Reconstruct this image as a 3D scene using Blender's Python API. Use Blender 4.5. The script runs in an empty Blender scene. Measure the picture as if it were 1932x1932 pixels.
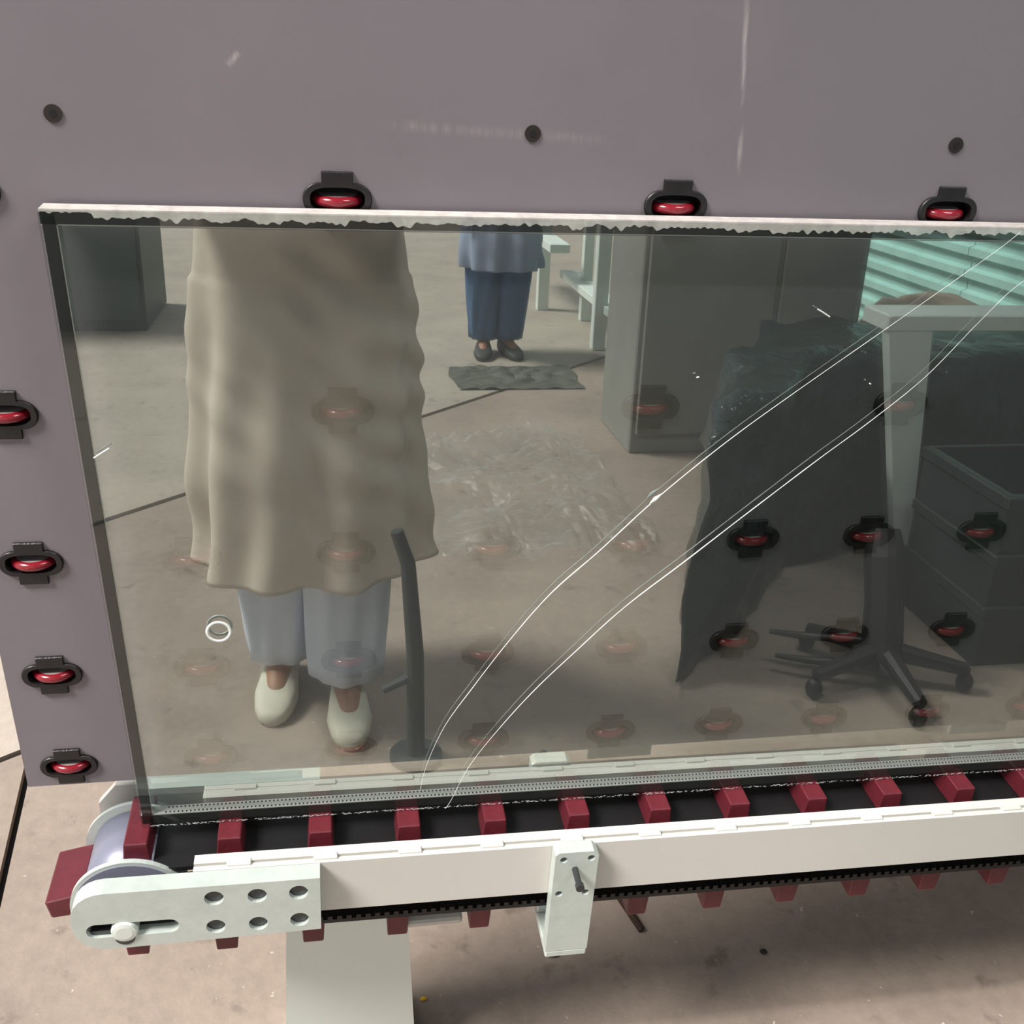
import bpy, bmesh, math, random
from mathutils import Matrix, Vector, noise
from mathutils.geometry import delaunay_2d_cdt

random.seed(7)
scene = bpy.context.scene
C = scene.collection

# ------------------------------------------------------------------ camera, sky, exposure
T = math.radians(6.0)                       # the rack leans back by six degrees
ZB = 0.6105                                 # height of the rack panel's lower edge
cam_data = bpy.data.cameras.new('camera')
cam = bpy.data.objects.new('camera', cam_data)
C.objects.link(cam)
RX = Vector((0.98588, -0.15229, 0.06960))
DN = Vector((-0.02812, -0.56038, -0.82776))
FW = Vector((0.16506, 0.81412, -0.55675))
mw = Matrix.Identity(4)
for i in range(3):
    mw[i][0] = RX[i]; mw[i][1] = -DN[i]; mw[i][2] = -FW[i]
CAM = Vector((0.3266, -0.8150, 1.5))
mw.translation = CAM
cam.matrix_world = mw
cam_data.sensor_width = 36.0
cam_data.sensor_fit = 'HORIZONTAL'
cam_data.lens = 36.0 * 1985.0 / 1932.0
cam_data.clip_start = 0.01
cam_data.clip_end = 100
scene.camera = cam

world = bpy.data.worlds.new('overcast_sky')
scene.world = world
world.use_nodes = True
bg = world.node_tree.nodes['Background']
bg.inputs[0].default_value = (0.93, 0.97, 1.0, 1)
bg.inputs[1].default_value = 0.5

sun_data = bpy.data.lights.new('soft_daylight', 'SUN')
sun_data.energy = 4.5
sun_data.angle = math.radians(18)
sun_data.color = (1.0, 0.96, 0.90)
sun = bpy.data.objects.new('soft_daylight', sun_data)
C.objects.link(sun)
sun.rotation_euler = Vector((0.58, 0.17, -0.80)).to_track_quat('-Z', 'Y').to_euler()
sun.location = (-4, -2, 5)

vs = scene.view_settings
vs.view_transform = 'Standard'
vs.look = 'None'
vs.gamma = 1.0
vs.use_curve_mapping = False
vs.exposure = 0.45

# ------------------------------------------------------------------ helpers
def lin(r, g, b):
    f = lambda c: (c / 255 / 12.92) if c / 255 <= 0.04045 else ((c / 255 + 0.055) / 1.055) ** 2.4
    return (f(r), f(g), f(b), 1)

def material(name, rgb, rough=0.5, metal=0.0, var=0.0, scale=20.0, bump=0.0, bscale=None, spec=0.5,
             rgb2=None, coat=0.0, bdist=0.004):
    m = bpy.data.materials.new(name)
    m.use_nodes = True
    nt = m.node_tree
    b = nt.nodes['Principled BSDF']
    b.inputs['Base Color'].default_value = lin(*rgb)
    b.inputs['Roughness'].default_value = rough
    b.inputs['Metallic'].default_value = metal
    b.inputs['Specular IOR Level'].default_value = spec
    if coat:
        b.inputs['Coat Weight'].default_value = coat
    if var > 0 or bump > 0 or rgb2:
        tc = nt.nodes.new('ShaderNodeTexCoord')
        n = nt.nodes.new('ShaderNodeTexNoise')
        n.inputs['Scale'].default_value = scale
        n.inputs['Detail'].default_value = 6
        n.inputs['Roughness'].default_value = 0.65
        nt.links.new(tc.outputs['Object'], n.inputs['Vector'])
        if var > 0 or rgb2:
            mix = nt.nodes.new('ShaderNodeMix')
            mix.data_type = 'RGBA'
            a = lin(*rgb)
            if rgb2:
                mix.inputs[6].default_value = a
                mix.inputs[7].default_value = lin(*rgb2)
            else:
                mix.inputs[6].default_value = tuple(c * (1 - var) for c in a[:3]) + (1,)
                mix.inputs[7].default_value = tuple(min(1, c * (1 + var)) for c in a[:3]) + (1,)
            r = nt.nodes.new('ShaderNodeMapRange')
            r.inputs[1].default_value = 0.3
            r.inputs[2].default_value = 0.7
            nt.links.new(n.outputs['Fac'], r.inputs[0])
            nt.links.new(r.outputs[0], mix.inputs[0])
            nt.links.new(mix.outputs[2], b.inputs['Base Color'])
        if bump > 0:
            n2 = nt.nodes.new('ShaderNodeTexNoise')
            n2.inputs['Scale'].default_value = bscale or scale * 4
            n2.inputs['Detail'].default_value = 4
            nt.links.new(tc.outputs['Object'], n2.inputs['Vector'])
            bp = nt.nodes.new('ShaderNodeBump')
            bp.inputs['Strength'].default_value = bump
            bp.inputs['Distance'].default_value = bdist
            nt.links.new(n2.outputs['Fac'], bp.inputs['Height'])
            nt.links.new(bp.outputs['Normal'], b.inputs['Normal'])
    return m

def glass_material(name, r0, tint, rough=0.0, facing=0.6, mirror=(1, 1, 1, 1)):
    """sheet glass: see-through with a mirror share that grows at grazing angles"""
    m = bpy.data.materials.new(name)
    m.use_nodes = True
    nt = m.node_tree
    nt.nodes.remove(nt.nodes['Principled BSDF'])
    out = nt.nodes['Material Output']
    tr = nt.nodes.new('ShaderNodeBsdfTransparent')
    tr.inputs[0].default_value = tint
    gl = nt.nodes.new('ShaderNodeBsdfGlossy')
    gl.inputs['Roughness'].default_value = rough
    gl.inputs['Color'].default_value = mirror
    lw = nt.nodes.new('ShaderNodeLayerWeight')
    p5 = nt.nodes.new('ShaderNodeMath'); p5.operation = 'POWER'; p5.inputs[1].default_value = 5
    mr = nt.nodes.new('ShaderNodeMapRange')
    mr.inputs[3].default_value = r0
    mr.inputs[4].default_value = facing
    mx = nt.nodes.new('ShaderNodeMixShader')
    nt.links.new(lw.outputs['Facing'], p5.inputs[0])
    nt.links.new(p5.outputs[0], mr.inputs[0])
    nt.links.new(mr.outputs[0], mx.inputs[0])
    nt.links.new(tr.outputs[0], mx.inputs[1])
    nt.links.new(gl.outputs[0], mx.inputs[2])
    nt.links.new(mx.outputs[0], out.inputs[0])
    return m

def put(name, bm, mats, parent=None, label=None, cat=None, group=None, kind=None, smooth=False, matrix=None):
    me = bpy.data.meshes.new(name)
    bmesh.ops.recalc_face_normals(bm, faces=bm.faces[:])
    bm.to_mesh(me); bm.free()
    if not isinstance(mats, (list, tuple)):
        mats = [mats]
    for m in mats:
        me.materials.append(m)
    if smooth:
        for p in me.polygons:
            p.use_smooth = True
    o = bpy.data.objects.new(name, me)
    C.objects.link(o)
    return dress(o, parent, label, cat, group, kind, matrix)

def dress(o, parent=None, label=None, cat=None, group=None, kind=None, matrix=None):
    if matrix is not None:
        o.matrix_world = matrix
    if parent is not None:
        o.parent = parent
        o.matrix_parent_inverse = WM[parent.name].inverted() if parent.name in WM else Matrix.Identity(4)
    WM[o.name] = matrix.copy() if matrix is not None else Matrix.Identity(4)
    if label: o['label'] = label
    if cat: o['category'] = cat
    if group: o['group'] = group
    if kind: o['kind'] = kind
    return o
WM = {}

def thing(name, label, cat, loc=(0, 0, 0), group=None):
    o = bpy.data.objects.new(name, None)
    o.empty_display_size = 0.1
    C.objects.link(o)
    return dress(o, None, label, cat, group, None, Matrix.Translation(loc))

def share(src, name, parent, matrix, label=None):
    o = bpy.data.objects.new(name, src.data)
    C.objects.link(o)
    return dress(o, parent, label, None, None, None, matrix)

def box(bm, x0, x1, y0, y1, z0, z1, bev=0.0, seg=2):
    vs_ = [bm.verts.new((x, y, z)) for z in (z0, z1) for y in (y0, y1) for x in (x0, x1)]
    fs = [(0, 2, 3, 1), (4, 5, 7, 6), (0, 1, 5, 4), (2, 6, 7, 3), (0, 4, 6, 2), (1, 3, 7, 5)]
    faces = [bm.faces.new([vs_[i] for i in f]) for f in fs]
    if bev > 0:
        es = list({e for f in faces for e in f.edges})
        bmesh.ops.bevel(bm, geom=es, offset=bev, segments=seg, affect='EDGES', profile=0.5)
    return vs_

def frame_of(d):
    d = d.normalized()
    a = Vector((0, 0, 1)) if abs(d.z) < 0.9 else Vector((1, 0, 0))
    x = d.cross(a).normalized()
    return x, d.cross(x).normalized()

def tube(bm, pts, rad, n=10, cap=True):
    pts = [Vector(p) for p in pts]
    if not isinstance(rad, (list, tuple)):
        rad = [rad] * len(pts)
    rings = []
    x = None
    for i, p in enumerate(pts):
        d = (pts[min(i + 1, len(pts) - 1)] - pts[max(i - 1, 0)]).normalized()
        if x is None:
            x, y = frame_of(d)
        else:
            x = (x - d * x.dot(d)).normalized(); y = d.cross(x).normalized()
        rings.append([bm.verts.new(p + rad[i] * (math.cos(2 * math.pi * k / n) * x + math.sin(2 * math.pi * k / n) * y)) for k in range(n)])
    for a, b in zip(rings, rings[1:]):
        for k in range(n):
            bm.faces.new((a[k], a[(k + 1) % n], b[(k + 1) % n], b[k]))
    if cap:
        bm.faces.new(rings[0][::-1]); bm.faces.new(rings[-1])
    return rings

def loft(bm, rings, cap=True):
    rr = [[bm.verts.new(p) for p in r] for r in rings]
    n = len(rr[0])
    for a, b in zip(rr, rr[1:]):
        for k in range(n):
            bm.faces.new((a[k], a[(k + 1) % n], b[(k + 1) % n], b[k]))
    if cap:
        bm.faces.new(rr[0][::-1]); bm.faces.new(rr[-1])

def ball(bm, c, r, seg=12, rings=8, sc=(1, 1, 1), rot=None):
    m = Matrix.Translation(c) @ (rot.to_4x4() if rot else Matrix.Identity(4)) @ Matrix.Diagonal((sc[0], sc[1], sc[2], 1))
    bmesh.ops.create_uvsphere(bm, u_segments=seg, v_segments=rings, radius=r, matrix=m)

def prism(bm, poly, z0, z1, holes=(), axis='z'):
    """extrude a 2D outline (with holes) between z0 and z1; axis names the extrusion axis"""
    def P(a, b, c):
        return (a, b, c) if axis == 'z' else (a, c, b)        # 'y': outline in x-z, depth along y
    loops = [list(poly)] + [list(h) for h in holes]
    pts = [Vector(p) for l in loops for p in l]
    edges = []; k = 0; ids = []
    for l in loops:
        n = len(l)
        edges += [(k + i, k + (i + 1) % n) for i in range(n)]
        ids.append(range(k, k + n)); k += n
    v2, e2, f2, ov, oe, of = delaunay_2d_cdt(pts, edges, [], 1 if not holes else 2, 1e-7)
    if holes:
        def inside(p, l):
            c = False; n = len(l)
            for i in range(n):
                x1, y1 = l[i]; x2, y2 = l[(i + 1) % n]
                if (y1 > p[1]) != (y2 > p[1]) and p[0] < (x2 - x1) * (p[1] - y1) / (y2 - y1) + x1:
                    c = not c
            return c
        keep = []
        for f in f2:
            cx = sum(v2[i][0] for i in f) / len(f); cy = sum(v2[i][1] for i in f) / len(f)
            if inside((cx, cy), loops[0]) and not any(inside((cx, cy), h) for h in loops[1:]):
                keep.append(f)
        f2 = keep
    va = [bm.verts.new(P(p[0], p[1], z0)) for p in v2]
    vb = [bm.verts.new(P(p[0], p[1], z1)) for p in v2]
    for f in f2:
        bm.faces.new([va[i] for i in f][::-1]); bm.faces.new([vb[i] for i in f])
    cnt = {}
    for f in f2:
        for i in range(len(f)):
            e = (f[i], f[(i + 1) % len(f)]); cnt[tuple(sorted(e))] = cnt.get(tuple(sorted(e)), 0) + 1
    for (a, b), n in cnt.items():
        if n == 1:
            bm.faces.new((va[a], va[b], vb[b], vb[a]))
    for v in [v for v in bm.verts if not v.link_faces]:
        bm.verts.remove(v)

def circle(cx, cy, r, n=20, ry=None):
    ry = ry or r
    return [(cx + r * math.cos(2 * math.pi * i / n), cy + ry * math.sin(2 * math.pi * i / n)) for i in range(n)]

# frame of the leaning rack: x along, y into the panel, z up the panel
RACK = Matrix.Translation((0, 0, ZB)) @ Matrix.Rotation(-T, 4, 'X')
# the conveyor drops very slightly to the right
PIV = Vector((0.115, 0, -0.0384))
CONV = RACK @ Matrix.Translation(PIV) @ Matrix.Rotation(0.0135, 4, 'Y') @ Matrix.Translation(-PIV)

# ------------------------------------------------------------------ materials
def concrete(name, rgb, rgb2, dark=(70, 58, 50)):
    m = bpy.data.materials.new(name); m.use_nodes = True
    nt = m.node_tree; b = nt.nodes['Principled BSDF']
    tc = nt.nodes.new('ShaderNodeTexCoord')
    def nz(s, d=8, r=0.6):
        n = nt.nodes.new('ShaderNodeTexNoise'); n.inputs['Scale'].default_value = s
        n.inputs['Detail'].default_value = d; n.inputs['Roughness'].default_value = r
        nt.links.new(tc.outputs['Object'], n.inputs['Vector']); return n
    def mp(n, a, c, lo=0.0, hi=1.0):
        r = nt.nodes.new('ShaderNodeMapRange'); r.inputs[1].default_value = a; r.inputs[2].default_value = c
        r.inputs[3].default_value = lo; r.inputs[4].default_value = hi
        nt.links.new(n.outputs['Fac'], r.inputs[0]); return r
    def mx(f, a, c):
        x = nt.nodes.new('ShaderNodeMix'); x.data_type = 'RGBA'
        nt.links.new(f.outputs[0], x.inputs[0])
        for s, v in ((6, a), (7, c)):
            if isinstance(v, tuple): x.inputs[s].default_value = v
            else: nt.links.new(v.outputs[2], x.inputs[s])
        return x
    base = mx(mp(nz(3.0), 0.35, 0.65), lin(*rgb), lin(*rgb2))
    base = mx(mp(nz(38.0), 0.35, 0.75, 0, 0.35), base, lin(*[min(255, c * 1.16) for c in rgb]))
    base = mx(mp(nz(14.0, 4), 0.60, 0.72, 0, 0.45), base, lin(*dark))
    base = mx(mp(nz(55.0, 3), 0.69, 0.76, 0, 0.75), base, lin(225, 215, 205))
    nt.links.new(base.outputs[2], b.inputs['Base Color'])
    b.inputs['Roughness'].default_value = 0.62
    bp = nt.nodes.new('ShaderNodeBump'); bp.inputs['Strength'].default_value = 0.25; bp.inputs['Distance'].default_value = 0.004
    nt.links.new(nz(60.0).outputs['Fac'], bp.inputs['Height']); nt.links.new(bp.outputs['Normal'], b.inputs['Normal'])
    return m

M = {}
M['slab'] = concrete('concrete_tan', (154, 139, 128), (135, 121, 111))
M['slab_pale'] = concrete('concrete_pale', (180, 169, 158), (168, 157, 146))
M['slab_yard'] = concrete('concrete_grey', (168, 157, 145), (150, 140, 130))
M['joint'] = material('bitumen_joint', (26, 24, 23), 0.8)
M['plaster'] = material('grey_plaster', (92, 89, 86), 0.9, var=0.1, scale=2)
M['roof'] = material('roof_sheet', (120, 122, 122), 0.7, var=0.08, scale=3)
M['teal'] = material('teal_cladding', (158, 200, 194), 0.4, var=0.12, scale=4)
M['panel'] = material('grey_pvc_board', (121, 114, 120), 0.36, var=0.05, scale=5, spec=0.5)
def scuffed_panel():
    m = M['panel']; nt = m.node_tree; b = nt.nodes['Principled BSDF']
    src = b.inputs['Base Color'].links[0].from_socket
    tc = nt.nodes.new('ShaderNodeTexCoord'); sx = nt.nodes.new('ShaderNodeSeparateXYZ'); nt.links.new(tc.outputs['Object'], sx.inputs[0])
    def math_(op, a, c):
        n = nt.nodes.new('ShaderNodeMath'); n.operation = op
        for i, v in enumerate((a, c)):
            if isinstance(v, (int, float)): n.inputs[i].default_value = v
            elif v is not None: nt.links.new(v, n.inputs[i])
        return n.outputs[0]
    mp = nt.nodes.new('ShaderNodeMapping'); mp.inputs['Scale'].default_value = (60, 1, 7); nt.links.new(tc.outputs['Object'], mp.inputs[0])
    nz = nt.nodes.new('ShaderNodeTexNoise'); nz.inputs['Scale'].default_value = 3; nz.inputs['Detail'].default_value = 5; nt.links.new(mp.outputs[0], nz.inputs['Vector'])
    tot = None
    for (u0, v0, ux, vx, w_, k) in SCUFFS:      # a rubbed line from (u0,v0) towards (ux,vx)
        L = math.hypot(ux - u0, vx - v0); dx, dz = (ux - u0) / L, (vx - v0) / L
        px = math_('SUBTRACT', sx.outputs[0], u0); pz = math_('SUBTRACT', sx.outputs[2], v0)
        al = math_('ADD', math_('MULTIPLY', px, dx), math_('MULTIPLY', pz, dz)); ac = math_('ADD', math_('MULTIPLY', px, -dz), math_('MULTIPLY', pz, dx))
        g = math_('SUBTRACT', 1.0, math_('DIVIDE', math_('ABSOLUTE', ac, None), w_)); g = math_('MAXIMUM', g, 0.0)
        e = math_('SUBTRACT', 1.0, math_('ABSOLUTE', math_('SUBTRACT', math_('DIVIDE', al, L / 2), 1.0), None)); e = math_('MINIMUM', math_('MAXIMUM', math_('MULTIPLY', e, 4.0), 0.0), 1.0)
        q = math_('MULTIPLY', math_('MULTIPLY', g, e), k); tot = q if tot is None else math_('MAXIMUM', tot, q)
    tot = math_('MULTIPLY', tot, math_('MINIMUM', math_('MAXIMUM', math_('MULTIPLY', math_('SUBTRACT', nz.outputs['Fac'], 0.38), 4.0), 0.0), 1.0))
    x = nt.nodes.new('ShaderNodeMix'); x.data_type = 'RGBA'; x.inputs[7].default_value = lin(205, 196, 194)
    nt.links.new(tot, x.inputs[0]); nt.links.new(src, x.inputs[6]); nt.links.new(x.outputs[2], b.inputs['Base Color'])
SCUFFS = [(0.682, 0.635, 0.662, 0.81, 0.0030, 0.55), (0.253, 0.7106, 0.2636, 0.7212, 0.0035, 0.5), (0.372, 0.6715, 0.563, 0.6645, 0.006, 0.16)]
scuffed_panel()
M['scuff'] = material('pale_scuff', (170, 160, 158), 0.7)
M['black_plastic'] = material('black_plastic', (26, 23, 25), 0.45, var=0.3, scale=80)
M['black_hole'] = material('black_inside', (8, 7, 8), 0.7)
M['red_wheel'] = material('red_polyurethane', (128, 24, 38), 0.2, coat=0.4)
M['hub'] = material('grey_hub', (150, 140, 138), 0.35)
M['screw'] = material('dark_screw', (60, 54, 52), 0.45, metal=0.6)
M['clear'] = glass_material('clear_glass', 0.04, (0.96, 0.98, 0.97, 1), 0.0, 0.7)
M['coat'] = glass_material('coated_glass', 0.40, (0.95, 0.98, 0.96, 1), 0.0, 0.8, (0.95, 1.0, 0.975, 1))
M['spacer'] = material('aluminium_spacer', (190, 190, 188), 0.4, metal=0.35)
M['pale_metal'] = material('galvanised_plate', (196, 205, 200), 0.42, metal=0.25, var=0.07, scale=40, bump=0.05)
M['cream'] = material('cream_paint', (202, 199, 193), 0.42, var=0.02, scale=8)
M['white'] = material('white_paint', (224, 232, 226), 0.45, var=0.02, scale=6)
M['maroon'] = material('maroon_rubber', (92, 28, 38), 0.42, var=0.16, scale=60, bump=0.08)
M['belt'] = material('black_belt', (15, 14, 16), 0.5, var=0.3, scale=40)
M['drum'] = material('drum_sky_sheen', (122, 124, 142), 0.38, metal=0.1, var=0.03, scale=12)  # lavender paints in the sky's reflection on the dark belt round the drum
M['bolt'] = material('dark_bolt', (78, 80, 82), 0.35, metal=0.7)
M['white_bolt'] = material('zinc_bolt', (215, 222, 216), 0.4, metal=0.2)
M['rubber'] = material('rubber_foot', (45, 42, 40), 0.6)
M['rust'] = material('rusty_steel', (62, 42, 32), 0.75, var=0.3, scale=120, bump=0.2)
M['crack'] = material('fracture_white', (226, 232, 230), 0.25, var=0.35, scale=30, spec=0.8)

def sealant_material():
    m = bpy.data.materials.new('sealant_dark'); m.use_nodes = True
    nt = m.node_tree; b = nt.nodes['Principled BSDF']
    b.inputs['Base Color'].default_value = lin(24, 24, 24)
    b.inputs['Roughness'].default_value = 0.55
    return m
M['sealant'] = sealant_material()
M['chalk'] = material('chalky_smear', (184, 178, 175), 0.8, var=0.2, scale=90)
M['fleck'] = material('grey_flecks', (150, 152, 152), 0.5, var=0.4, scale=200)

# ------------------------------------------------------------------ floor and shell
def inset_poly(poly, d):
    n = len(poly); out = []
    area = sum(poly[i][0] * poly[(i + 1) % n][1] - poly[(i + 1) % n][0] * poly[i][1] for i in range(n))
    if area < 0: poly = poly[::-1]
    for i in range(n):
        p0, p1, p2 = Vector(poly[i - 1]), Vector(poly[i]), Vector(poly[(i + 1) % n])
        a, b = (p1 - p0).normalized(), (p2 - p1).normalized()
        na, nb = Vector((-a.y, a.x)), Vector((-b.y, b.x))
        out.append(tuple(p1 + (na + nb) * (d / max(0.3, 1 + na.dot(nb)))))
    return out

bm = bmesh.new(); box(bm, -8, 8, -12, 6, -0.12, -0.014)
floor = put('floor', bm, M['joint'], kind='structure', label='tan concrete floor of slabs with black joints', cat='floor')
J, K, Q = (-0.237, 0.655), (-0.215, 0.20), (-1.985, -0.756)
slabs = [([J, (8, 0.655), (8, 6), (-0.237, 6)], 'slab_pale'),
         ([J, (-0.237, 6), (-8, 6), (-8, -3.54)], 'slab_pale'),
         ([J, (-8, -3.54), (-8, -4.0), Q, K], 'slab'),
         ([K, (Q[0] + 0.012, Q[1] + 0.012), (8, -10.484), (8, 0.655), J], 'slab'),
         ([Q, (-8, -4.0), (-8, -12), (8, -12), (8, -10.5)], 'slab_yard')]
for poly, mt in slabs:
    bm = bmesh.new(); prism(bm, inset_poly(poly, 0.0065), -0.0135, 0.0)
    put('floor_slab', bm, M[mt], floor)

bm = bmesh.new(); box(bm, 0.1, 8, 1.4, 1.6, 0, 4.3)
put('wall_back', bm, M['plaster'], kind='structure')
bm = bmesh.new(); box(bm, -1.2, 8, -4.0, 1.6, 4.3, 4.4)
put('ceiling', bm, M['roof'], kind='structure')

# teal ribbed cladding: folded sheets, one object for each sheet
bm = bmesh.new(); box(bm, 3.56, 3.7, -5.15, 1.4, 0, 4.3)
wall_r = put('wall_right', bm, M['plaster'], kind='structure')
def ribs_sheet(y0, y1, z0, z1, pitch=0.11):
    bm = bmesh.new(); prof = []
    z = z0
    while z < z1 - 1e-6:
        for dz, x in ((0, 3.545), (0.045, 3.545), (0.058, 3.515), (0.095, 3.515), (0.108, 3.545)):
            if z + dz <= z1: prof.append((x, z + dz))
        z += pitch
    prof.append((3.545, z1))
    a = [bm.verts.new((x, y0, z)) for x, z in prof]; b = [bm.verts.new((x, y1, z)) for x, z in prof]
    for i in range(len(prof) - 1):
        bm.faces.new((a[i], a[i + 1], b[i + 1], b[i]))
    c = [bm.verts.new((3.56, y, z)) for y in (y0, y1) for z in (z0, z1)]
    bm.faces.new([c[0]] + a + [c[1]]); bm.faces.new([c[2]] + b + [c[3]])
    return bm
for i in range(5):
    put('cladding_sheet', ribs_sheet(-5.14 + i * 1.105, -5.14 + (i + 1) * 1.105 - 0.006, 0.0, 2.9), M['teal'], wall_r)

# ------------------------------------------------------------------ the leaning rack panel with its castors
rack = thing('glass_rack', 'tall grey board rack leaning back, studded with black and red roller castors', 'glass rack', (0, 0, 0))
CU = [0.0445, 0.1883, 0.3353, 0.4813, 0.6273, 0.7562, 0.8864, 1.0184, 1.150, 1.28]
CV = [0.0259, 0.1431, 0.2722, 0.4221, 0.6115]
spots = [(u, v) for r, v in enumerate(CV) for c, u in enumerate(CU) if r < 3 or c % 2 == 0]
SCREWS = [(0.1205, 0.6717), (0.4966, 0.6681), (0.8795, 0.6696), (1.26, 0.669)]

def stadium(w, h, n=40):
    r = h / 2; c = w / 2 - r; out = []
    for i in range(n):
        a = 2 * math.pi * i / n
        out.append((math.cos(a) * r + (c if math.cos(a) > 0 else -c if math.cos(a) < -1e-9 else 0), math.sin(a) * r))
    return out
hole = stadium(0.046, 0.021, 24)
bm = bmesh.new()
prism(bm, [(0, 0), (1.9, 0), (1.9, 1.25), (0, 1.25)], 0.0, 0.012,
      holes=[[(u + x, v + z) for x, z in hole] for u, v in spots], axis='y')
put('backing_board', bm, M['panel'], rack, matrix=RACK)

# one castor: plus-shaped bezel around an oval opening, wheel lying flat inside it
def plus_outline(n=96, w=0.0575, h=0.0265, tw=0.026, th=0.045):
    out = []
    r = h / 2; c = w / 2 - r
    for i in range(n):
        a = 2 * math.pi * i / n; d = Vector((math.cos(a), math.sin(a)))
        best = 0
        for rr in range(200):
            t = 0.0005 * rr / 2 + 0.008
            p = d * t
            ins = (abs(p.x) <= c and abs(p.y) <= r) or (Vector((max(abs(p.x) - c, 0), p.y)).length <= r) or (abs(p.x) <= tw / 2 and abs(p.y) <= th / 2)
            if ins: best = t
        out.append((d.x * best, d.y * best))
    return out
bm = bmesh.new()
po = plus_outline(); n = len(po)
inner = []
for i in range(n):
    a = 2 * math.pi * i / n; x, z = math.cos(a), math.sin(a)
    k = (abs(x / 0.0225) ** 3 + abs(z / 0.0098) ** 3) ** (-1 / 3)
    inner.append((x * k, z * k))
def ring(pts, y, s=1.0): return [bm.verts.new((x * s, y, z * s)) for x, z in pts]
ro0 = ring(po, 0.0); ro1 = ring(po, -0.0022); ro2 = ring([(x * 0.965, z * 0.965) for x, z in po], -0.0032)
ri1 = ring(inner, -0.0032); ri2 = ring(inner, 0.016)
for a, b in ((ro0, ro1), (ro1, ro2), (ro2, ri1), (ri1, ri2)):
    for k in range(n):
        bm.faces.new((a[k], a[(k + 1) % n], b[(k + 1) % n], b[k]))
cap_face = bm.faces.new(ri2)
cap_face.material_index = 1
castor0 = put('roller_castor', bm, [M['black_plastic'], M['black_hole']], rack, matrix=RACK)
bm = bmesh.new()                     # tyre: rounded ring around the vertical axis, sitting mostly inside the board
R0, N1, N2 = 0.0212, 36, 12
rows = []
for i in range(N1):
    a = 2 * math.pi * i / N1
    rows.append([bm.verts.new(((R0 - 0.004 + 0.0045 * math.cos(b)) * math.cos(a), (R0 - 0.004 + 0.0045 * math.cos(b)) * math.sin(a), 0.0046 * math.sin(b)))
                 for b in [2 * math.pi * j / N2 for j in range(N2)]])
for i in range(N1):
    for j in range(N2):
        bm.faces.new((rows[i][j], rows[(i + 1) % N1][j], rows[(i + 1) % N1][(j + 1) % N2], rows[i][(j + 1) % N2]))
wheel0 = put('wheel', bm, M['red_wheel'], castor0, smooth=True, matrix=RACK)
bm = bmesh.new()
prism(bm, circle(0, 0, 0.0170, 24), -0.0044, 0.0044)
hub0 = put('hub', bm, M['hub'], castor0, matrix=RACK)
def wheel_m(u, v): return RACK @ Matrix.Translation((u, 0.0135, v - 0.0024))
for i, (u, v) in enumerate(spots):
    m = RACK @ Matrix.Translation((u, 0, v))
    if i == 0:
        for o, mm in ((castor0, m), (wheel0, wheel_m(u, v)), (hub0, wheel_m(u, v))):
            o.matrix_basis = mm
            WM[o.name] = mm.copy()
        castor0.matrix_parent_inverse = Matrix.Identity(4)
        for o in (wheel0, hub0): o.matrix_parent_inverse = m.inverted()
        c = castor0
    else:
        c = share(castor0, 'roller_castor', rack, m)
        share(wheel0, 'wheel', c, wheel_m(u, v)); share(hub0, 'hub', c, wheel_m(u, v))
for u, v in SCREWS:
    bm = bmesh.new()
    prism(bm, circle(u, v, 0.0068, 18), -0.0012, 0.0, axis='y')
    s = put('screw', bm, M['screw'], rack, matrix=RACK)
    bm = bmesh.new(); prism(bm, circle(u, v, 0.003, 6), -0.0016, -0.0012, axis='y')
    put('hex_socket', bm, M['black_hole'], s, matrix=RACK)
# rear frame of the rack: two posts behind the board down to the floor, rails and hanging plates
for x0 in (1.66, 1.80):
    bm = bmesh.new(); box(bm, x0, x0 + 0.06, 0.16, 0.22, 0.0, 1.85, 0.003); put('rear_post', bm, M['white'], rack)
for v in (0.10, 0.70, 1.15):
    bm = bmesh.new(); box(bm, 0.05, 1.86, 0.0125, 0.05, v, v + 0.06, 0.003); put('rear_rail', bm, M['white'], rack, matrix=RACK)
for x0, x1 in ((0.140, 0.222), (0.62, 0.70), (1.1, 1.18)):
    bm = bmesh.new(); box(bm, x0, x1, 0.052, 0.058, -0.062, 0.16, 0.001); put('hanger_plate', bm, M['pale_metal'], rack, matrix=RACK)

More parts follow.
